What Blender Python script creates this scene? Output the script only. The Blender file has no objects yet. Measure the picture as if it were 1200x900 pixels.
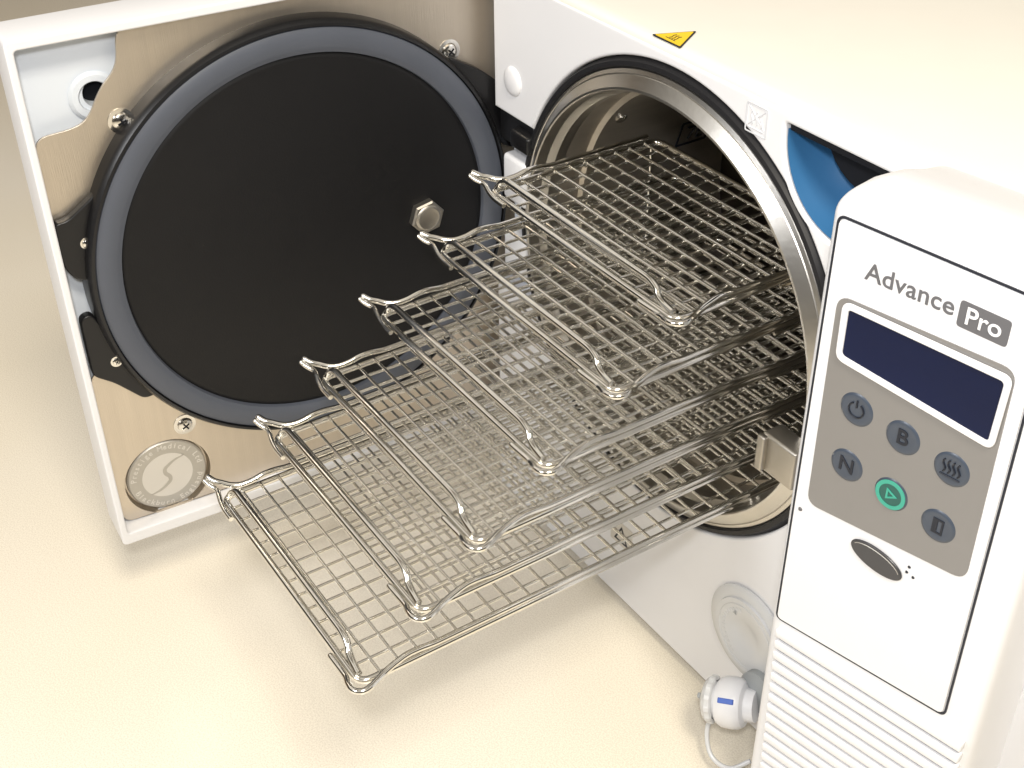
import bpy, math, random
from mathutils import Vector, Matrix
random.seed(3)
scene=bpy.context.scene
COL=bpy.context.collection
# ------------------------------------------------------------------ materials
def newmat(name):
    m=bpy.data.materials.new(name); m.use_nodes=True
    nt=m.node_tree; b=nt.nodes['Principled BSDF']
    return m,nt,b
def plain(name,col,rough=0.4,metal=0.0,noise=0.05,nscale=40,bump=0.0,bscale=400,coat=0.0,spec=0.5,stretch=None,aniso=0.0,roughvar=0.0,col2=None):
    m,nt,b=newmat(name)
    L=nt.links
    tc=nt.nodes.new('ShaderNodeTexCoord'); mp=nt.nodes.new('ShaderNodeMapping')
    L.new(tc.outputs['Object'],mp.inputs[0])
    if stretch: mp.inputs['Scale'].default_value=stretch
    n=nt.nodes.new('ShaderNodeTexNoise'); n.inputs['Scale'].default_value=nscale; n.inputs['Detail'].default_value=4
    L.new(mp.outputs[0],n.inputs['Vector'])
    mix=nt.nodes.new('ShaderNodeMix'); mix.data_type='RGBA'
    c2=col2 if col2 else tuple(c*(1-noise*2) for c in col)
    mix.inputs[6].default_value=(*col,1); mix.inputs[7].default_value=(*c2,1)
    L.new(n.outputs[0],mix.inputs[0]); L.new(mix.outputs[2],b.inputs['Base Color'])
    b.inputs['Roughness'].default_value=rough; b.inputs['Metallic'].default_value=metal
    b.inputs['Coat Weight'].default_value=coat; b.inputs['Specular IOR Level'].default_value=spec
    b.inputs['Anisotropic'].default_value=aniso
    if roughvar:
        mr=nt.nodes.new('ShaderNodeMapRange'); mr.inputs[3].default_value=rough-roughvar; mr.inputs[4].default_value=rough+roughvar
        L.new(n.outputs[0],mr.inputs[0]); L.new(mr.outputs[0],b.inputs['Roughness'])
    if bump:
        n2=nt.nodes.new('ShaderNodeTexNoise'); n2.inputs['Scale'].default_value=bscale; n2.inputs['Detail'].default_value=3
        L.new(mp.outputs[0],n2.inputs['Vector'])
        bp=nt.nodes.new('ShaderNodeBump'); bp.inputs['Strength'].default_value=bump; bp.inputs['Distance'].default_value=0.0005
        L.new(n2.outputs[0],bp.inputs['Height']); L.new(bp.outputs[0],b.inputs['Normal'])
    return m
M={}
M['white']=plain('white_plastic',(.75,.755,.78),.33,noise=.015,bump=.05,bscale=900)
M['white2']=plain('white_painted_steel',(.68,.73,.80),.4,noise=.02,bump=.05,bscale=700)
M['embw']=plain('embossed_white_shaded',(.62,.635,.67),.45,noise=.02)  # fascia white tinted grey, standing in for the shading of the relief
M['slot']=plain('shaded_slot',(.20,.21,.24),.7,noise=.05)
M['top']=plain('white_lid_plastic',(.77,.745,.68),.38,noise=.02,bump=.05,bscale=800)
M['steel']=plain('brushed_steel_plate',(.68,.61,.52),.37,.95,noise=.06,nscale=5,bump=.22,bscale=90,stretch=(1,30,1),roughvar=.08)
M['flange']=plain('brushed_ring_steel',(.64,.62,.58),.30,1.0,noise=.10,nscale=30,bump=.10,bscale=300,roughvar=.07)
M['latch']=plain('cast_steel_latch',(.50,.47,.42),.42,1.0,noise=.08,nscale=60,bump=.15,bscale=300)
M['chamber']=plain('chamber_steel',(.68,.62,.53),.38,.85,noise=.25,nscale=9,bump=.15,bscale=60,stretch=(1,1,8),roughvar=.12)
M['chamber_shaded']=plain('chamber_steel_shaded',(.26,.23,.19),.40,.9,noise=.25,nscale=9,bump=.15,bscale=60,stretch=(1,1,8),roughvar=.12)  # same chamber steel, darkened for the shade deep inside
M['chrome']=plain('chrome_wire',(.87,.85,.80),.11,1.0,noise=.08,nscale=200,bump=.05,bscale=900,roughvar=.05)
M['screw']=plain('screw_steel',(.82,.80,.76),.16,1.0,noise=.05)
M['black']=plain('black_coated_door_disc',(.006,.006,.007),.5,noise=.1,bump=.14,bscale=900,spec=.3)
M['blackp']=plain('black_painted_steel',(.009,.009,.010),.34,noise=.1,spec=.4)
M['gasket']=plain('grey_silicone_seal',(.080,.090,.115),.5,noise=.08,bump=.05,bscale=300)
M['rubber']=plain('black_rubber',(.012,.012,.014),.5,noise=.1,spec=.3)
M['taupe']=plain('grey_keypad_film',(.228,.222,.218),.32,0.3,noise=.03)
M['keys']=plain('dark_key',(.050,.064,.090),.30,noise=.05,spec=.45)
M['ink']=plain('dark_ink',(.014,.017,.026),.4,noise=.02,spec=.3)
M['greytext']=plain('grey_ink',(.12,.12,.13),.45,noise=.02,spec=.3)
M['green']=plain('green_ring',(.04,.34,.25),.4,noise=.02)
M['greend']=plain('green_dark',(.010,.09,.075),.4,noise=.02)
M['screen']=plain('navy_display',(.0008,.003,.018),.08,noise=.05,nscale=9,spec=.2,col2=(.0015,.008,.050))  # second, lighter blue stands in for a reflection on the glass
M['blue']=plain('blue_plastic',(.035,.14,.31),.36,noise=.06,bump=.05,spec=.45)
M['yellow']=plain('yellow_label',(.80,.55,.02),.4,noise=.02)
M['emb']=plain('satin_grey_emblem',(.50,.48,.44),.47,.7,noise=.03)
M['emb2']=plain('pale_emblem_print',(.66,.635,.59),.5,.3,noise=.03)
M['clear']=plain('frosted_cap',(.64,.65,.66),.24,noise=.05)
M['greyp']=plain('grey_plastic',(.35,.37,.38),.45,noise=.05)
M['oval']=plain('dark_satin_badge',(.07,.07,.075),.3,.5,noise=.1)
M['dblue']=plain('blue_mark',(.03,.10,.45),.4,noise=.02)
M['dark']=plain('dark_gap_shade',(.012,.013,.016),.8,noise=.05,spec=.1)  # near-black for holes and slots, also painted shade in the scoop
M['wall']=plain('brown_wall',(.16,.11,.06),.7,noise=.08,nscale=3)
# table
m,nt,b=newmat('cream_speckled_laminate'); L=nt.links
tc=nt.nodes.new('ShaderNodeTexCoord')
n1=nt.nodes.new('ShaderNodeTexNoise'); n1.inputs['Scale'].default_value=2.2; n1.inputs['Detail'].default_value=3
n2=nt.nodes.new('ShaderNodeTexNoise'); n2.inputs['Scale'].default_value=1000; n2.inputs['Detail'].default_value=3
for n in (n1,n2): L.new(tc.outputs['Object'],n.inputs['Vector'])
r1=nt.nodes.new('ShaderNodeValToRGB'); r1.color_ramp.elements[0].position=.3; r1.color_ramp.elements[1].position=.75
r1.color_ramp.elements[0].color=(.83,.765,.63,1); r1.color_ramp.elements[1].color=(.86,.815,.73,1)
L.new(n1.outputs[0],r1.inputs[0])
r2=nt.nodes.new('ShaderNodeValToRGB'); r2.color_ramp.elements[0].position=.38; r2.color_ramp.elements[1].position=.60
r2.color_ramp.elements[0].color=(.86,.845,.83,1); r2.color_ramp.elements[1].color=(1,1,1,1)
L.new(n2.outputs[0],r2.inputs[0])
mx=nt.nodes.new('ShaderNodeMix'); mx.data_type='RGBA'; mx.blend_type='MULTIPLY'; mx.inputs[0].default_value=1
L.new(r1.outputs[0],mx.inputs[6]); L.new(r2.outputs[0],mx.inputs[7]); L.new(mx.outputs[2],b.inputs['Base Color'])
b.inputs['Roughness'].default_value=.20
bp=nt.nodes.new('ShaderNodeBump'); bp.inputs['Strength'].default_value=.5; bp.inputs['Distance'].default_value=.00022
n3=nt.nodes.new('ShaderNodeTexNoise'); n3.inputs['Scale'].default_value=850; n3.inputs['Detail'].default_value=3
L.new(tc.outputs['Object'],n3.inputs['Vector']); L.new(n3.outputs[0],bp.inputs['Height']); L.new(bp.outputs[0],b.inputs['Normal'])
M['table']=m
# ------------------------------------------------------------------ helpers
I4=Matrix.Identity(4)
def basis(o,ax,ay):
    ax=Vector(ax).normalized(); ay=Vector(ay).normalized(); az=ax.cross(ay).normalized()
    m=Matrix.Identity(4)
    for i in range(3): m[i][0]=ax[i]; m[i][1]=ay[i]; m[i][2]=az[i]; m[i][3]=o[i]
    return m
def empty(name,loc,parent=None):
    e=bpy.data.objects.new(name,None); e.empty_display_size=.02; COL.objects.link(e)
    e.location=loc
    if parent: setpar(e,parent)
    return e
def setpar(o,p):
    o.parent=p; o.matrix_parent_inverse=WMG(p).inverted()
def WMG(o):
    m=o.matrix_basis.copy()
    if o.parent: m=WMG(o.parent)@o.matrix_parent_inverse@m
    return m
def finish(me,name,mat,parent,X=I4,smooth=True,angle=35):
    me.transform(X)
    if X.to_3x3().determinant()<0: me.flip_normals()
    vs=[v.co for v in me.vertices]
    lo=Vector((min(v.x for v in vs),min(v.y for v in vs),min(v.z for v in vs)));hi=Vector((max(v.x for v in vs),max(v.y for v in vs),max(v.z for v in vs)))
    c=(lo+hi)/2; me.transform(Matrix.Translation(-c))
    me.materials.clear(); me.materials.append(mat)
    if smooth:
        me.polygons.foreach_set('use_smooth',[True]*len(me.polygons))
        try: me.set_sharp_from_angle(angle=math.radians(angle))
        except Exception: pass
    me.update()
    o=bpy.data.objects.new(name,me); COL.objects.link(o); o.location=c
    if parent: setpar(o,parent)
    return o
def data(vs,fs):
    me=bpy.data.meshes.new('m'); me.from_pydata([tuple(v) for v in vs],[],fs); me.validate(); return me
def join(meshes):
    vs=[];fs=[]
    for me in meshes:
        k=len(vs); vs+=[tuple(v.co) for v in me.vertices]; fs+=[tuple(i+k for i in p.vertices) for p in me.polygons]
    return data(vs,fs)
def rrect(x0,y0,x1,y1,r,n=8):
    pts=[]
    for cx,cy,a in ((x1-r,y1-r,0),(x0+r,y1-r,90),(x0+r,y0+r,180),(x1-r,y0+r,270)):
        for i in range(n+1):
            t=math.radians(a+90*i/n); pts.append((cx+r*math.cos(t),cy+r*math.sin(t)))
    return pts
def circ(cx,cy,r,n=64,ry=None): return [(cx+r*math.cos(2*math.pi*i/n),cy+(ry or r)*math.sin(2*math.pi*i/n)) for i in range(n)]
def fil2(pts,r,n=5):
    q=fillet([Vector((p[0],p[1],0)) for p in pts],r,n,closed=True); return [(v.x,v.y) for v in q]
def plate(outer,holes=(),d0=0,d1=.002,bev=0.0,res=2):
    cu=bpy.data.curves.new('p','CURVE'); cu.dimensions='2D'; cu.fill_mode='BOTH'
    for pts in [outer]+list(holes):
        s=cu.splines.new('POLY'); s.points.add(len(pts)-1)
        for i,p in enumerate(pts): s.points[i].co=(p[0],p[1],0,1)
        s.use_cyclic_u=True
    cu.extrude=max((d1-d0)/2-bev,1e-5); cu.bevel_depth=bev; cu.bevel_resolution=res; cu.offset=-bev
    o=bpy.data.objects.new('tmp',cu); COL.objects.link(o)
    dg=bpy.context.evaluated_depsgraph_get(); dg.update()
    me=bpy.data.meshes.new_from_object(o.evaluated_get(dg)); bpy.data.objects.remove(o)
    me.transform(Matrix.Translation((0,0,(d0+d1)/2)))
    return me
def text(body,size,d=.0003,align='CENTER',bold=0.0,space=1.0):
    cu=bpy.data.curves.new('t','FONT'); cu.body=body; cu.size=size; cu.extrude=d; cu.align_x=align; cu.align_y='CENTER'; cu.offset=bold; cu.space_character=space
    o=bpy.data.objects.new('tmp',cu); COL.objects.link(o)
    dg=bpy.context.evaluated_depsgraph_get(); dg.update()
    me=bpy.data.meshes.new_from_object(o.evaluated_get(dg)); bpy.data.objects.remove(o); return me
def lathe(prof,n=96,closed=False):
    vs=[];fs=[];k=len(prof)
    for i in range(n):
        a=2*math.pi*i/n
        for r,z in prof: vs.append((r*math.cos(a),r*math.sin(a),z))
    for i in range(n):
        j=(i+1)%n
        for p in range(k-1 if not closed else k):
            q=(p+1)%k; fs.append((i*k+p,j*k+p,j*k+q,i*k+q))
    me=data(vs,fs)
    import bmesh
    bm=bmesh.new(); bm.from_mesh(me); bmesh.ops.remove_doubles(bm,verts=bm.verts,dist=1e-6); bmesh.ops.recalc_face_normals(bm,faces=bm.faces); bm.to_mesh(me); bm.free()
    return me
def fillet(pts,r,n=5,closed=False):
    pts=[Vector(p) for p in pts]; out=[]; N=len(pts)
    for i,p in enumerate(pts):
        if not closed and i in (0,N-1): out.append(p); continue
        a=pts[(i-1)%N]; b=pts[(i+1)%N]
        ra=min(r,(a-p).length*.49); rb=min(r,(b-p).length*.49)
        s=p+(a-p).normalized()*ra; e=p+(b-p).normalized()*rb
        for k in range(n+1):
            t=k/n; out.append(s*(1-t)**2+p*2*t*(1-t)+e*t*t)
    return out
def catmull(pts,n=5):
    P=[Vector(p) for p in pts]; P=[P[0]*2-P[1]]+P+[P[-1]*2-P[-2]]; out=[]
    for i in range(1,len(P)-2):
        a,b_,c,d=P[i-1],P[i],P[i+1],P[i+2]
        m=n if (c-b_).length<.05 else 1
        L1=(c-b_).length
        t1=(c-a).normalized()*min(L1,(b_-a).length*1.0); t2=(d-b_).normalized()*min(L1,(d-c).length*1.0)
        for k in range(m):
            t=k/m; t_2=t*t; t_3=t_2*t
            out.append(b_*(2*t_3-3*t_2+1)+t1*(t_3-2*t_2+t)+c*(-2*t_3+3*t_2)+t2*(t_3-t_2))
    out.append(P[-2]); return out
def tube(pts,r,closed=False,seg=8,caps=True,round_end=False):
    pts=[Vector(p) for p in pts]; N=len(pts); vs=[];fs=[]
    rad=[r]*N
    if round_end:
        d=(pts[-1]-pts[-2]).normalized(); e=pts[-1]
        for q in (.35,.65,.87,.98): pts.append(e+d*r*q); rad.append(r*math.sqrt(1-q*q))
        N=len(pts)
    def tan(i):
        if closed: return (pts[(i+1)%N]-pts[i-1]).normalized()
        if i==0: return (pts[1]-pts[0]).normalized()
        if i==N-1: return (pts[-1]-pts[-2]).normalized()
        return ((pts[i+1]-pts[i]).normalized()+(pts[i]-pts[i-1]).normalized()).normalized()
    t=tan(0); up=Vector((0,0,1)) if abs(t.z)<.9 else Vector((1,0,0))
    nrm=(up-t*up.dot(t)).normalized()
    for i in range(N):
        t=tan(i); nrm=(nrm-t*nrm.dot(t)).normalized(); bn=t.cross(nrm)
        for k in range(seg):
            a=2*math.pi*k/seg; vs.append(pts[i]+(nrm*math.cos(a)+bn*math.sin(a))*rad[i])
    for i in range(N if closed else N-1):
        j=(i+1)%N
        for k in range(seg):
            l=(k+1)%seg; fs.append((i*seg+k,i*seg+l,j*seg+l,j*seg+k))
    if not closed and caps:
        fs.append(tuple(range(seg-1,-1,-1))); fs.append(tuple((N-1)*seg+k for k in range(seg)))
    return data(vs,fs)
def box(x0,y0,z0,x1,y1,z1,bev=.001,seg=3):
    import bmesh
    bm=bmesh.new(); bmesh.ops.create_cube(bm,size=1)
    for v in bm.verts: v.co=Vector(((x0+x1)/2+v.co.x*(x1-x0),(y0+y1)/2+v.co.y*(y1-y0),(z0+z1)/2+v.co.z*(z1-z0)))
    if bev: bmesh.ops.bevel(bm,geom=bm.edges[:],offset=bev,segments=seg,affect='EDGES',profile=.5)
    me=bpy.data.meshes.new('b'); bm.to_mesh(me); bm.free(); return me
FR=basis((0,0,0),(1,0,0),(0,0,1))
# ------------------------------------------------------------------ tabletop, wall behind
t=finish(data([(-1.75,-2,-.262),(2,-2,-.262),(2,1.6,-.262),(-1.75,1.6,-.262)],[(0,1,2,3)]),'tabletop',M['table'],None,smooth=False)
t['kind']='structure'; t['label']='cream speckled laminate tabletop under the steriliser'
t=finish(box(-1.80,-2,-.5,-1.75,1.6,.9,.003),'wall',M['wall'],None)
t['kind']='structure'; t['label']='brown wall behind the tabletop'
# ------------------------------------------------------------------ autoclave
A=empty('autoclave',(.06,.2,-.262))
A['label']='white benchtop steam autoclave with round door swung open'; A['category']='autoclave'
XR=.297
casing=empty('casing',(.06,.2,-.25),A)
SX,SZ,SR=.1255,.1395,.0430
scoop=[(SX+.0405,.1440),(SX-.0430,.1440)]+[(SX+SR*math.cos(t),SZ+SR*math.sin(t)) for t in [math.pi+math.pi*i/28 for i in range(29)]]
scoop=fil2(scoop,.002,3)
sec=rrect(-.171,-.25,XR,.152,.006,5)
finish(plate(sec,[circ(0,0,.1385,96),[(SX+(x-SX)*.99,SZ+(y-SZ)*.99) for x,y in scoop]],-.45,-.0135,.0003,1),'shell',M['white2'],casing,FR)
arc0=math.radians(154.5); arc1=math.radians(207)
RC=.1436
cw=[(RC*math.cos(a),RC*math.sin(a)) for a in [arc0-(2*math.pi-(arc1-arc0))*i/110 for i in range(111)]]
outl=[(-.173,.062)]+cw+[(-.173,-.067),(-.173,-.25),(XR+.001,-.25),(XR+.001,.1495),(-.173,.1495)]
finish(plate(outl,[scoop],-.0135,0,.0018,4),'fascia',M['white'],casing,FR)
prof=[(.001,.1490),(.0012,.1508),(.0022,.1524),(.0042,.1534),(.008,.1539),(.02,.1545),(.05,.1555),(.20,.157),(.445,.157),(.45,.154),(.45,.1490)]
vs=[];fs=[];n=len(prof)
for x in (-.173,XR+.001):
    for y,z in prof: vs.append((x,y,z))
for i in range(n-1): fs.append((i,i+1,n+i+1,n+i))
fs.append((n-1,0,n,2*n-1)); fs.append(tuple(range(n-1,-1,-1))); fs.append(tuple(range(n,2*n)))
finish(data(vs,fs),'lid',M['top'],casing,angle=40)
W=basis((-.0112,.0098,.1541),(1,0,0),(0,1,.05))
tri=lambda s:[(-s,-s*.577),(s,-s*.577),(0,s*1.155)]
finish(plate(fil2(tri(.0118),.0012,3),[],0,.0004),'warning_label',M['ink'],casing,W)
finish(plate(fil2(tri(.0103),.001,3),[],.0004,.0006),'warning_sign',M['yellow'],casing,W)
waves=[tube([(x+.0005*math.sin(k*1.3),-.0030+k*.0010,.0007) for k in range(6)],.00025,seg=5) for x in (-.002,0,.002)]
finish(join(waves+[tube([(-.0038,-.0038,.0007),(.0038,-.0038,.0007)],.00022,seg=5)]),'warning_symbol',M['ink'],casing,W)
finish(lathe([(0,.0025),(.006,.0022),(.0088,.001),(.0095,0),(.0095,-.001)],40),'screw_cover',M['white'],casing,basis((-.151,-.0003,.086),(1,0,0),(0,0,1)))
em=[plate(rrect(.0562,.1308,.0712,.1460,.001,3),[rrect(.0568,.1314,.0706,.1454,.0006,3)],0.0001,.0005,.0)]
for x in (.0605,.0637,.067): em.append(tube([(x+.0009*math.sin(k*1.1),.1351+k*.0012,.0001) for k in range(7)],.0004,seg=6))
em.append(tube([(.0585,.1335,.0001),(.0689,.1335,.0001)],.0004,seg=6)); em.append(tube([(.0580,.1345,.0001),(.0695,.1442,.0001)],.0003,seg=6)); em.append(tube([(.0580,.1442,.0001),(.0695,.1345,.0001)],.0003,seg=6))
finish(join(em),'embossed_symbol',M['embw'],casing,FR)
# blue filler scoop: a cup sunk into the front
rows=[(.0016,1.0),(.004,.99),(.010,.965),(.017,.92),(.025,.83),(.032,.70),(.038,.52),(.042,.30),(.044,.04)]
nu=32;vs=[];fs=[]
for d,k in rows:
    for i in range(nu+1):
        a=math.pi+math.pi*i/nu
        vs.append((SX+(SR-.0010)*k*math.cos(a),d,SZ+.0015+(SR+.0003)*k*math.sin(a)))
for j in range(len(rows)-1):
    for i in range(nu): a=j*(nu+1)+i; fs.append((a,a+1,a+nu+2,a+nu+1))
finish(data(vs,fs),'filler_scoop',M['blue'],casing,angle=60)
finish(box(SX-SR+.001,.0025,.1400,SX+SR-.001,.047,.1434,.0005,1),'scoop_roof',M['dark'],casing)  # roof coloured dark for the shade under the top edge
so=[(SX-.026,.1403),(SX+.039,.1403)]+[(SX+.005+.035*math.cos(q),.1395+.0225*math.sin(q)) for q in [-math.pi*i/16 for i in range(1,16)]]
finish(plate(so,[],-.026,-.0165,.0006),'scoop_shade',M['dark'],casing,FR)  # dark plate added as painted shade over the upper bowl
# chamber
ch=empty('chamber',(0,.1,-.14),A)
CH=FR
finish(lathe([(.1374,-.013),(.1374,-.0004),(.1368,.0006),(.1348,.0016),(.1343,.0012),(.1339,.0018),(.1278,.0060),(.1266,.0062),(.1259,.0055),(.1256,.002),(.1252,-.002),(.1240,-.004),(.1222,-.006),(.1222,-.014)],160),'flange',M['flange'],ch,CH,angle=18)
finish(lathe([(.1222,-.0138),(.1222,-.030),(.1190,-.0315),(.1190,-.150)],160),'bore',M['chamber'],ch,CH)
finish(lathe([(.1190,-.1502),(.1186,-.152),(.1190,-.154),(.1190,-.31),(.115,-.325),(.10,-.335),(0,-.338)],160),'deep_bore',M['chamber_shaded'],ch,CH)
finish(lathe([(.1375,-.013),(.1375,.000),(.1385,.0014),(.1410,.0010),(.1428,-.002),(.1440,-.0060),(.1440,-.013)],160),'seal',M['rubber'],ch,CH)
def wallB(y,ang,r):
    rx,rz=math.cos(ang),math.sin(ang)
    B=basis((r*rx,y,r*rz),(0,1,0),(rz,0,-rx))
    if B.col[2].xyz.dot(Vector((rx,0,rz)))>0: B=B@Matrix.Diagonal((1,-1,-1,1))
    return B
finish(lathe([(0,.0018),(.0022,.0018),(.0038,.0008),(.0038,0)],24),'screw',M['screw'],ch,wallB(.042,math.radians(143),.1188))
finish(join([plate(rrect(-.013,-.010,.013,.010,.001,2),[rrect(-.0118,-.0088,.0118,.0088,.0006,2)],0.0002,.0008),
    tube([(-.007,.005,.0008),(.000,.005,.0008),(-.004,-.005,.0008)],.0007,seg=5),tube([(.008,.005,.0008),(.003,.005,.0008),(.003,-.005,.0008),(.008,-.005,.0008)],.0007,seg=5),tube([(.003,0,.0008),(.007,0,.0008)],.0007,seg=5)]),'reflected_mark',M['ink'],ch,wallB(.117,math.radians(161.5),.1187))  # mirror image in the steel, drawn as dark strokes on the wall
# latch
lt=[box(.1130,-.021,-.034,.1380,-.0075,-.010,.0018),box(.1125,-.0240,-.033,.1180,-.0200,-.011,.0012)]
finish(join(lt),'latch',M['latch'],A)
hg=[box(-.172,.003,.040,-.132,.012,.0605,.002),box(-.150,-.004,.044,-.129,.010,.056,.002)]
finish(join(hg),'hinge',M['blackp'],A)
finish(box(-.160,-.003,.004,-.134,.012,.036,.003),'hinge_block',M['white'],A)
finish(box(-.160,-.003,-.050,-.134,.012,-.018,.003),'hinge_block',M['white'],A)
finish(plate(rrect(-.033,-.202,-.010,-.182,.001,3),[],0,.0003),'sticker',M['emb2'],casing,FR)
finish(plate([(-.029,-.199),(-.014,-.199),(-.0215,-.185)],[[(-.0268,-.1977),(-.0162,-.1977),(-.0215,-.1878)]],.0003,.0005),'sticker_mark',M['ink'],casing,FR)
# round cap and tap
finish(lathe([(0,.003),(.010,.0032),(.012,.0045),(.026,.0045),(.0265,.003),(.031,.003),(.0335,.0015),(.0335,0)],64),'drain_cover',M['clear'],A,basis((.105,-.0003,-.178),(1,0,0),(0,0,1)))
dcm=[tube([(.0225*math.cos(math.radians(q)),.0225*math.sin(math.radians(q)),.0045) for q in range(0,360,10)],.0004,closed=True,seg=5)]
for q in range(110,250,9): dcm.append(box(.0175+.0,-.0006,.0043,.0198,.0006,.0048,.0001,1)); dcm[-1].transform(Matrix.Rotation(math.radians(q),4,'Z'))
finish(join(dcm),'drain_embossing',M['clear'],A,basis((.105,-.0003,-.178),(1,0,0),(0,0,1)))
finish(plate([(-.0016,.0105),(.0016,.0105),(0,.0128)],[],.0046,.0049),'drain_mark',M['greyp'],A,basis((.095,-.0006,-.176),(1,0,0),(0,0,1)))
tap=empty('drain_tap',(.112,-.026,-.215),A)
tb=Matrix.Translation((.1145,-.024,-.213)) @ Vector((0,0,1)).rotation_difference(Vector((-.80,-.50,-.22)).normalized()).to_matrix().to_4x4()@Matrix.Scale(1.14,4)
finish(lathe([(0,-.017),(.0085,-.017),(.0090,-.012),(.0120,-.0108),(.0134,-.0085),(.0138,-.005),(.0136,.000),(.0122,.0028),(.0100,.0032),(.0100,.0055)],48),'tap_body',M['white'],tap,tb)
n=72;vs=[];fs=[]
for z,rr in ((.0045,.0108),(.0052,.0122),(.0078,.0124),(.0098,.0112),(.0112,.0088),(.0118,.005)):
    for i in range(n):
        r=rr+(.0005 if (i//3)%2 and z<.009 else 0); a=2*math.pi*i/n; vs.append((r*math.cos(a),r*math.sin(a),z))
for j in range(5):
    for i in range(n): k=(i+1)%n; fs.append((j*n+i,j*n+k,(j+1)*n+k,(j+1)*n+i))
fs.append(tuple(5*n+i for i in range(n)))
finish(data(vs,fs),'tap_knob',M['clear'],tap,tb,angle=25)
finish(join([box(-.0055,-.0015,.0110,.0055,.0015,.0142,.0008),lathe([(.0066,.0112),(.0072,.0118),(.0078,.0110)],32)]),'tap_screw',M['greyp'],tap,tb)
vq=(Vector((.4889,-.4187,.3971))-Vector((.1155,-.024,-.214))).normalized()
lq=tb.to_3x3().inverted()@vq; aq=math.atan2(lq.y,lq.x)
finish(box(.0128,-.0014,-.0085,.0143,.0014,.0000,.0003,1),'tap_mark',M['dblue'],tap,tb@Matrix.Rotation(aq,4,'Z'))
finish(tube(catmull([(.110,-.028,-.223),(.112,-.034,-.236),(.122,-.038,-.246),(.134,-.034,-.248),(.141,-.024,-.241)],6),.0015,seg=12),'tap_hose',M['clear'],tap)
finish(lathe([(.013,0),(.015,.003),(.015,.009),(.010,.012),(0,.012)],40),'tap_fitting',M['greyp'],tap,basis((.126,-.0005,-.206),(1,0,0),(0,0,1)))
for fx,fy in ((-.15,.04),(.27,.04),(-.15,.42),(.27,.42)):
    finish(lathe([(0,0),(.013,0),(.014,.002),(.012,.0125),(0,.0125)],32),'foot',M['rubber'],A,Matrix.Translation((fx,fy,-.262)))
# ------------------------------------------------------------------ control panel housing
CP=empty('control_panel',(.22,-.04,-.25),A)
pa=.1706
KM=basis((.1755,-.06,0),(math.cos(pa),math.sin(pa),0),(0,0,1))
S1=.1085
def housing():
    plan=[(-.0045,.090),(-.0045,.072),(-.0045,.058),(-.0045,.040),(-.0045,.022)]+fillet([Vector((-.0045,.02,0)),Vector((-.0045,0,0)),Vector((S1,0,0)),Vector((S1,.02,0))],.0075,8)[1:-1]+[(S1,.022),(S1,.040),(S1,.058),(S1,.072),(S1,.090)]
    plan=[(p[0],p[1]) for p in plan]
    cx=(S1-.0045)/2
    rr=.0125; ZT=.1655
    rings=[(-.25,0.0),(ZT-rr,0.0)]
    for i in range(1,13):
        a=math.radians(7.5*i); rings.append((ZT-rr+rr*math.sin(a),rr*(1-math.cos(a))))
    vs=[];fs=[];n=len(plan)
    for q,(z,ins) in enumerate(rings):
        for (x,y) in plan:
            xx=x+(ins if x<cx else -ins)*(1 if (x<.010 or x>S1-.014) else 0)
            yy=max(y,0)+ins*(1 if y<.02 else 0)
            # the top runs down into the lid towards the back
            f=min(1,max(0,(y-.022)/.055)); f=f*f*(3-2*f)
            vs.append((xx,z-(.0125*f if q>0 else 0),-yy))
    for j in range(len(rings)-1):
        for i in range(n-1): fs.append((j*n+i,j*n+i+1,(j+1)*n+i+1,(j+1)*n+i))
    k=(len(rings)-1)*n
    # top closed with strips between the mirrored left and right sides
    for i in range(n//2):
        l,r=i,n-1-i
        if l+1<r-1: fs.append((k+l,k+r,k+r-1,k+l+1))
        elif l<r-1: fs.append((k+l,k+r,k+l+1))
    fs.append(tuple(range(n-1,-1,-1)))
    me=data(vs,fs)
    import bmesh
    bm=bmesh.new(); bm.from_mesh(me); bmesh.ops.recalc_face_normals(bm,faces=bm.faces); bm.to_mesh(me); bm.free()
    return me
finish(housing(),'housing',M['white'],CP,KM,angle=50)
def quad(p,r,n=6): return fil2(p,r,n)
bo=quad([(.0,.1545),(.0925,.1530),(.0935,-.0640),(-.0005,-.0700)],.004)
bi=quad([(.0010,.1535),(.0915,.1520),(.0925,-.0629),(.0005,-.0689)],.0032)
finish(plate(bo,[bi],-.0008,.0005),'outline_groove',M['ink'],CP,KM)
finish(plate(quad([(.0014,.1531),(.0911,.1516),(.0921,-.0625),(.0009,-.0685)],.003),[],-.0008,.0013,.0004),'front_plate',M['white'],CP,KM)
Z0=.0013
finish(plate(quad([(.0065,.1205),(.0858,.1219),(.0870,.0165),(.0075,.0100)],.0065),[],Z0,Z0+.0004),'keypad',M['taupe'],CP,KM)
finish(plate(quad([(.0098,.1195),(.0855,.1192),(.0848,.0844),(.0104,.0915)],.0045),[quad([(.0130,.1166),(.0826,.1160),(.0820,.0875),(.0132,.0944)],.002)],Z0+.0004,Z0+.0020,.0006),'screen_frame',M['white'],CP,KM)
finish(plate([(.0124,.1172),(.0832,.1166),(.0826,.0869),(.0126,.0936)],[],Z0+.0004,Z0+.0009),'screen',M['screen'],CP,KM)
def ontext(name,body,size,s,z,mat,rot=0,zz=Z0,bold=0,sx=1,space=1.0):
    me=text(body,size,.00012,bold=bold,space=space)
    return finish(me,name,mat,CP,KM@Matrix.Translation((s,z,zz+.00025))@Matrix.Rotation(rot,4,'Z')@Matrix.Diagonal((sx,1,1,1)),smooth=False)
ontext('brand_lettering','Advance',.0112,.0368,.1360,M['greytext'],.01,bold=.00009,sx=1.0,space=1.03)
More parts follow.
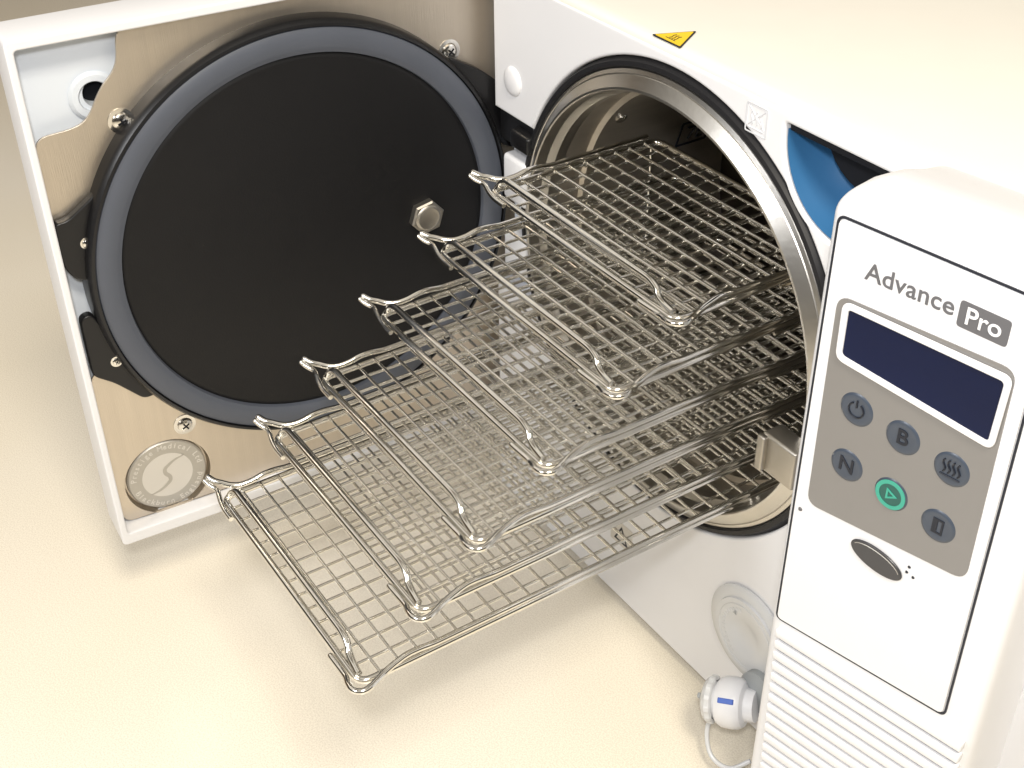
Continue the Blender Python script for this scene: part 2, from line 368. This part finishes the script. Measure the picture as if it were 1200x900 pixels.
pb=fil2([(.0584,.1410),(.0794,.1405),(.0794,.1292),(.0584,.1296)],.0015,3)
finish(plate(pb,[],Z0,Z0+.0003),'brand_badge',M['greytext'],CP,KM)
ontext('badge_lettering','Pro',.0106,.0689,.1352,M['white'],0,Z0+.0003,bold=.00010)
BT=[(.0240,.0715,'power'),(.0469,.0693,'B'),(.0702,.0662,'heat'),(.0240,.0416,'N'),(.0469,.0391,'play'),(.0702,.0361,'door')]
def arcpts(cx,cy,r,a0,a1,z,n=20): return [(cx+r*math.cos(math.radians(a0+(a1-a0)*i/n)),cy+r*math.sin(math.radians(a0+(a1-a0)*i/n)),z) for i in range(n+1)]
for s,z,kd in BT:
    zb=Z0+.0004
    B=KM@Matrix.Translation((s,z,zb))
    bt=finish(lathe([(0,.0003),(.0050,.0004),(.0066,.0007),(.0074,.0005),(.0080,0)],48),'button',M['keys'],CP,B)
    zt=.0006
    if kd=='power': sy=join([tube(arcpts(0,0,.0036,120,420,zt),.00042,seg=6),tube([(0,.0012,zt),(0,.0048,zt)],.00042,seg=6)])
    elif kd in 'BN': sy=text(kd,.0104,.0002,bold=.00015); sy.transform(Matrix.Translation((0,0,zt-.0001)))
    elif kd=='heat': sy=join([tube([(x+.0007*math.sin(k*.9),-.0022+k*.0009,zt) for k in range(8)],.00042,seg=6) for x in (-.0033,-.0011,.0011,.0033)]+[tube([(-.0045,-.0036,zt),(.0045,-.0036,zt)],.00042,seg=6)])
    elif kd=='play':
        finish(plate(circ(0,0,.0072,48),[circ(0,0,.0054,48)],.0005,.0009),'button_ring',M['green'],bt,B)
        finish(plate(circ(0,0,.0054,40),[],.0005,.0007),'button_centre',M['greend'],bt,B)
        sy=join([plate([(-.0020,-.0029),(-.0020,.0029),(.0033,0)],[[(-.0011,-.0015),(.0016,0),(-.0011,.0015)]],.0007,.0010)])
    else: sy=join([plate([(-.0025,-.0038),(.0025,-.0038),(.0025,.0038),(-.0025,.0038)],[[(-.0002,-.0029),(.0016,-.0029),(.0016,.0029),(-.0002,.0029)]],zt-.0002,zt+.0001)])
    finish(sy,'button_symbol',M['green'] if kd=='play' else M['ink'],bt,B,smooth=False)
OM=KM@Matrix.Translation((.0464,.0012,Z0))@Matrix.Rotation(-.16,4,'Z')
finish(plate(circ(0,0,.0135,56,.0062),[],0,.0012,.0005),'oval_badge',M['oval'],CP,OM)
finish(join([tube([(-.012*math.cos(math.radians(a)),.0048*math.sin(math.radians(a)),.0012) for a in range(15,166,10)],.00022,seg=5)]),'oval_badge_mark',M['emb'],CP,OM,smooth=False)
for s,z in ((.0618,.0068),(.0612,.0035),(.0645,.0025)):
    finish(lathe([(0,.0004),(.0005,.0004),(.0008,0)],16),'indicator_light',M['ink'],CP,KM@Matrix.Translation((s,z,Z0)))
finish(lathe([(0,.0006),(.0008,.0005),(.0011,0)],16),'sensor_hole',M['greytext'],CP,KM@Matrix.Translation((.0045,.0041,Z0)))
rb=[]
z=-.0765
while z>-.246:
    rb.append(box(.0,z-.0026,-.001,.1030,z+.0026,.0036,.0011,3)); z-=.0076
RM=KM@Matrix.Rotation(.03,4,'Z')
finish(join(rb),'vent_ribs',M['white'],CP,RM)
finish(plate(rrect(.0016,-.247,.1014,-.0740,.001,2),[],-.0005,.0012),'vent_shade',M['slot'],CP,RM)  # grey plate added as painted shade in the grooves between the ribs
# ------------------------------------------------------------------ door
a=.0553
dd=Vector((-math.sin(a),-math.cos(a),0)); nn=Vector((math.cos(a),-math.sin(a),0)); H=Vector((-.1745,.0446,0))
DR=empty('door',H+Vector((0,0,-.188)),A)
DM=basis(H,-dd,(0,0,1))
def m_(pts): return [(-p[0],p[1]) for p in pts]
zb,zt,s0,s1=-.188,.158,.012,.330
rim_o=rrect(-s1,zb,-s0,zt,.003,5); rim_i=rrect(-(s1-.0045),zb+.0090,-(s0+.006),zt-.0055,.002,4)
finish(plate(rim_o,[rim_i],-.034,0,.0011,3),'door_frame',M['white'],DR,DM)
bossc=(-.2835,.114)
finish(plate(rrect(-s1+.001,zb+.001,-s0-.001,zt-.001,.003),[circ(*bossc,.0085,32)],-.033,-.020,.0005),'door_back',M['white2'],DR,DM)
finish(lathe([(.0086,0),(.0125,0),(.0145,.001),(.0125,.0025),(.0092,.0025),(.0085,.0015),(.0085,-.004)],40,False),'mount_boss',M['white2'],DR,DM@Matrix.Translation((bossc[0]-.0025,bossc[1]-.001,-.020)))
finish(plate(circ(*bossc,.0105,32),[],-.0325,-.031),'mount_hole',M['dark'],DR,DM)
sp=[(.014,.149),(.270,.151),(.2725,.130),(.2850,.119),(.292,.106),(.300,.1005),(.3245,.0990),(.3245,.045),(.300,.028),(.298,-.045),(.312,-.057),(.3245,-.058),(.3245,-.178),(.014,-.178)]
sp=fil2(m_(sp),.008,5)
EC=(-.290,-.1520)
finish(plate(sp,[circ(EC[0],EC[1],.0290,56)],-.0125,-.0110,.0003,1),'door_plate',M['steel'],DR,DM)
em=empty('door_emblem',DM@Vector((EC[0],EC[1],-.012)),DR)
EM=DM@Matrix.Translation((EC[0],EC[1],-.0165))
finish(lathe([(.0292,.0050),(.0290,.0015),(.0280,0),(0,0)],64),'emblem_recess',M['steel'],em,EM)
finish(lathe([(0,.0036),(.0258,.0036),(.0268,.0028),(.0270,0)],72),'emblem_disc',M['emb'],em,EM)
ls=[]
def arctext(s,r,a0,a1,flip=False):
    for i,c in enumerate(s):
        if c==' ': continue
        aa=math.radians(a0+(a1-a0)*i/(len(s)-1))
        me=text(c,.0054,.0001,bold=.00007)
        rot=aa-math.pi/2 if not flip else aa+math.pi/2
        me.transform(Matrix.Translation((r*math.cos(aa),r*math.sin(aa),.0037))@Matrix.Rotation(rot,4,'Z')); ls.append(me)
arctext('Prestige Medical Ltd',.0226,172,8)
arctext('Blackburn England',.0226,200,340,True)
finish(join(ls),'emblem_lettering',M['emb2'],em,EM,smooth=False)
k_=1.12
ctr=catmull([(.0115*k_,.0108*k_,0),(.0050*k_,.0090*k_,0),(-.0008,.0055,0),(-.0012,.0018,0),(.0012,-.0018,0),(.0008,-.0055,0),(-.0050*k_,-.0090*k_,0),(-.0115*k_,-.0108*k_,0)],5)
def ribbon(pts,w):
    n=len(pts);Lf=[];Rt=[]
    for i,p in enumerate(pts):
        t=(pts[min(i+1,n-1)]-pts[max(i-1,0)]).normalized(); nr=Vector((-t.y,t.x,0)); k=w*(.25+.75*math.sin(math.pi*i/(n-1)))
        Lf.append(p+nr*k); Rt.append(p-nr*k)
    return [(v.x,v.y) for v in Lf]+[(v.x,v.y) for v in reversed(Rt)]
finish(plate(circ(0,0,.0172,56),[],.0036,.0038),'emblem_leaf',M['emb2'],em,EM,smooth=False)
finish(plate(ribbon(ctr,.0014),[],.0038,.0040),'emblem_curve',M['emb'],em,EM,smooth=False)
dc=empty('door_disc',DM@Vector((-.1745,0,0)),DR)
DCM=DM@Matrix.Translation((-.1745,0,0))
finish(lathe([(.1405,-.018),(.1405,-.001),(.1400,.0015),(.1385,.0036),(.1368,.0040),(.1362,.001),(.1300,0)],160),'disc_rim',M['blackp'],dc,DCM)
finish(lathe([(.1364,.001),(.1358,.0030),(.1335,.0042),(.1250,.0044),(.1232,.0036),(.1212,.0028),(.1204,.0000)],160),'seal_ring',M['gasket'],dc,DCM)
finish(lathe([(.1207,0),(.1197,.0008),(.117,.0012),(0,.0014)],160),'disc_face',M['black'],dc,DCM)
hx=[(.0120,0),(.0120,.0045),(.0108,.0056)]
vs=[];fs=[]
for r,z in hx:
    for i in range(6): aa=math.radians(60*i+12); vs.append((r*math.cos(aa),r*math.sin(aa),z))
for j in range(2):
    for i in range(6): fs.append((j*6+i,j*6+(i+1)%6,(j+1)*6+(i+1)%6,(j+1)*6+i))
fs.append(tuple(12+i for i in range(6)))
BM=DM@Matrix.Translation((-.0965,-.0035,.0012))
finish(data(vs,fs),'hex_bolt',M['latch'],dc,BM,angle=20)
finish(lathe([(0,.0058),(.0055,.0058),(.0074,.0064),(.0088,.0059),(.0092,.0054)],32),'bolt_centre',M['latch'],dc,BM)
bk1=m_([(.3255,.050),(.318,.050),(.300,.062),(.290,.075),(.280,.06),(.285,.010),(.305,.008),(.320,.012),(.3255,.022)])
bk2=m_([(.3235,-.014),(.316,-.012),(.312,-.022),(.302,-.022),(.285,-.02),(.282,-.080),(.296,-.082),(.312,-.064),(.3235,-.055)])
for bk in (bk1,bk2): finish(plate(fil2(bk,.004,4),[],-.0105,-.004,.001,2),'bracket',M['blackp'],DR,DM)
bk3=m_([(.075,.10),(.050,.085),(.020,.060),(.0,.058),(-.004,.03),(.010,.022),(.035,.03),(.06,.06)])
finish(plate(fil2(bk3,.005,4),[],-.010,0.0,.001,2),'hinge_arm',M['blackp'],DR,DM)
def screw(s,z,r,n):
    X=DM@Matrix.Translation((-s,z,n))@Matrix.Rotation(random.uniform(0,1.5),4,'Z')
    k=r/.006
    me=lathe([(0,.0030*k),(.0028*k,.0029*k),(.0044*k,.0020*k),(.0050*k,.0006*k),(.0052*k,.0006*k),(.0072*k,.0005*k),(.0074*k,0)],36)
    o=finish(me,'screw',M['screw'],DR,X)
    finish(join([box(-.0026*k,-.0005*k,.0028*k,.0026*k,.0005*k,.0032*k,0),box(-.0005*k,-.0026*k,.00285*k,.0005*k,.0026*k,.00325*k,0)]),'screw_slot',M['dark'],o,X,smooth=False)
for s,z in ((.276,.099),(.068,.0985),(.273,-.115)): screw(s,z,.0062,-.0110)
for s,z in ((.310,.034),(.308,-.049)): screw(s,z,.003,-.004)
# ------------------------------------------------------------------ tray rack
W_=.084; z0,dz=-.088,.0287
rk=empty('tray_rack',(0,.05,z0-.01)); rk['label']='steel wire rack holding the trays inside the chamber'; rk['category']='rack'
for sx in (-1,1):
    finish(tube([(sx*(W_+.0034),.061,z0-.008),(sx*(W_+.0034),.061,z0+5*dz-.002)],.0009,seg=8),'upright',M['chrome'],rk)
    for i in range(6):
        finish(tube([(sx*(W_+.0012),.008,z0+i*dz-.0030),(sx*(W_+.0012),.062,z0+i*dz-.0030)],.0010,seg=8),'rail',M['chrome'],rk)
finish(tube(fillet([(-(W_+.0034),.061,z0-.008),(-.06,.061,z0-.018),(.06,.061,z0-.018),(W_+.0034,.061,z0-.008)],.01,5),.0010,seg=8),'cross_wire',M['chrome'],rk)
# ------------------------------------------------------------------ trays
ys=[-.2458,-.2102,-.1775,-.1368,-.0960,-.0600]
ye=[.130,.130,.120,.100,.078,.0625]
labs=['lowest chrome wire mesh tray, pulled out over the tabletop','second lowest chrome wire mesh tray, pulled well out','third lowest chrome wire mesh tray, pulled more than half out','fourth chrome wire mesh tray up, half pulled out','fifth chrome wire mesh tray up, slightly pulled out','uppermost chrome wire mesh tray, mostly inside the round chamber']
for i,y0 in enumerate(ys):
    YB=ye[i]
    z=z0+i*dz; Lr=YB-y0
    T=empty('wire_tray',(0,y0+Lr/2,z)); T['label']=labs[i]; T['category']='tray'; T['group']='stack of wire trays in the chamber'
    X=Matrix.Translation((0,y0,z))
    rim=tube(fillet([(-W_,0,0),(W_,0,0),(W_,Lr,0),(-W_,Lr,0)],.007,7,closed=True),.0020,closed=True,seg=12)
    finish(rim,'rim',M['chrome'],T,X,angle=80)
    g=[]
    nx=14
    for k in range(1,nx):
        x=-W_+2*W_*k/nx+random.uniform(-.0003,.0003)
        g.append(tube([(x,0,.0002),(x+random.uniform(-.0003,.0003),Lr/2,-.0008+random.uniform(-.0008,.0004)),(x,Lr,.0002)],.00096,seg=8,caps=False))
    ny=int(round(Lr/.0115))
    for k in range(1,ny):
        y=Lr*k/ny+random.uniform(-.0004,.0004)
        g.append(tube([(-W_,y,.0012),(0,y+random.uniform(-.0004,.0004),.0009+random.uniform(-.0006,.0002)),(W_,y,.0012)],.00096,seg=8,caps=False))
    finish(join(g),'wire_grid',M['chrome'],T,X,angle=80)
    fb=tube(catmull([(-W_+.0030,.0020,.0014),(-W_+.0042,.0040,.0052),(-W_+.0080,.0052,.0080),(-W_+.0140,.0054,.0085),(W_-.034,.0054,.0085),(W_-.027,.0053,.0082),(W_-.0215,.0048,.0064),(W_-.0180,.0036,.0036),(W_-.0125,.0026,.0024),(W_-.0040,.0014,.0024)],6),.0020,seg=12)
    finish(fb,'front_bar',M['chrome'],T,X,angle=80)
    for sx in (-1,1):
        if sx<0:
            tipx=.0155
            pts=[(W_+.0006,Lr-.008,.0044),(W_+.0006,.056,.0044),(W_+.0006,.042,.0044),(W_+.0004,.033,.0058),(W_+.0002,.026,.0060),(W_+.0004,.0185,.0044),(W_+.0016,.0120,.0036),(W_+.0040,.0070,.0040),(W_+.0075,.0030,.0050),(W_+tipx*.72,.0000,.0054),(W_+tipx,-.0020,.0062)]
            finish(tube(catmull([(sx*p[0],p[1],p[2]) for p in pts],6),.00180,seg=12,round_end=True),'side_rail',M['chrome'],T,X,angle=80)
            pts=[(W_-.020,-.0037,.0003),(W_-.011,-.0037,.0005),(W_-.004,-.0030,.0014),(W_+.0015,-.0018,.0024),(W_+.0060,-.0012,.0030),(W_+tipx*.72,-.0034,.0040),(W_+tipx*.93,-.0046,.0054)]
            finish(tube(catmull([(sx*p[0],p[1],p[2]) for p in pts],6),.00150,seg=12,round_end=True),'corner_wire',M['chrome'],T,X,angle=80)
        else:
            # at the near corner the rail wire turns in one smooth U and comes back along the front rim
            pts=[(W_+.0006,Lr-.008,.0044),(W_+.0006,.056,.0044),(W_+.0006,.042,.0044),(W_+.0006,.033,.0054),(W_+.0008,.026,.0056),(W_+.0018,.0185,.0046),(W_+.0034,.0120,.0038),(W_+.0054,.0070,.0036),(W_+.0074,.0026,.0038),(W_+.0082,-.0012,.0038),(W_+.0066,-.0044,.0036),(W_+.0030,-.0060,.0030),(W_-.0016,-.0056,.0022),(W_-.0070,-.0042,.0012),(W_-.014,-.0038,.0006),(W_-.024,-.0038,.0003)]
            finish(tube(catmull([(sx*p[0],p[1],p[2]) for p in pts],6),.00170,seg=12,round_end=True),'side_rail',M['chrome'],T,X,angle=80)
# ------------------------------------------------------------------ light
w=bpy.data.worlds.new('World'); scene.world=w; w.use_nodes=True; nt=w.node_tree; L=nt.links
bg=nt.nodes['Background']; tc=nt.nodes.new('ShaderNodeTexCoord'); sp_=nt.nodes.new('ShaderNodeSeparateXYZ'); rp=nt.nodes.new('ShaderNodeValToRGB')
mr=nt.nodes.new('ShaderNodeMapRange'); mr.inputs[1].default_value=-1; mr.inputs[2].default_value=1
L.new(tc.outputs['Generated'],sp_.inputs[0]); L.new(sp_.outputs[2],mr.inputs[0]); L.new(mr.outputs[0],rp.inputs[0])
e=rp.color_ramp.elements; e[0].position=0; e[0].color=(.18,.15,.11,1); e[1].position=1; e[1].color=(1,.93,.81,1)
x=e.new(.45); x.color=(.04,.034,.027,1); x=e.new(.72); x.color=(.045,.04,.033,1); x=e.new(.75); x.color=(1.0,.94,.84,1)
x=e.new(.86); x.color=(.95,.88,.77,1); x=e.new(.88); x.color=(.32,.28,.23,1); x=e.new(.94); x.color=(.32,.28,.23,1)
L.new(rp.outputs[0],bg.inputs[0]); bg.inputs[1].default_value=.92
def area(name,loc,tgt,size,power,col,sy=None):
    l=bpy.data.lights.new(name,'AREA'); l.energy=power; l.color=col; l.size=size
    if sy: l.shape='RECTANGLE'; l.size_y=sy
    o=bpy.data.objects.new(name,l); COL.objects.link(o); o.location=loc
    o.rotation_euler=(Vector(tgt)-Vector(loc)).to_track_quat('-Z','Y').to_euler(); return o
area('ceiling_lamp',(.88,-.40,1.30),(0,-.15,-.1),.30,19,(1,.91,.76),.30)
area('fill_lamp',(-.1,-1.5,.9),(0,0,-.1),.5,11.5,(.97,.975,1),.5)  # unseen cool fill, added to make up for the dark world
area('flash_lamp',(.50,-.44,.50),(-.05,-.05,0),.06,3.4,(1,.985,.97))
scene.view_settings.view_transform='Standard'; scene.view_settings.look='None'; scene.view_settings.exposure=0
# ------------------------------------------------------------------ camera
pitch,yaw,roll=.6154,-.9946,-.0096
fw=Vector((math.sin(yaw)*math.cos(pitch),math.cos(yaw)*math.cos(pitch),-math.sin(pitch)))
r0=Vector((math.cos(yaw),-math.sin(yaw),0)); u0=r0.cross(fw)
r_=r0*math.cos(roll)+u0*math.sin(roll); u_=-r0*math.sin(roll)+u0*math.cos(roll)
cd=bpy.data.cameras.new('camera'); co=bpy.data.objects.new('camera',cd); COL.objects.link(co)
mt=Matrix.Identity(4)
for i in range(3): mt[i][0]=r_[i]; mt[i][1]=u_[i]; mt[i][2]=-fw[i]
mt.translation=Vector((.4889,-.4187,.3971)); co.matrix_world=mt
cd.sensor_fit='HORIZONTAL'; cd.sensor_width=36; cd.lens=36*1521.9/1200; cd.clip_start=.01; cd.clip_end=100
scene.camera=co
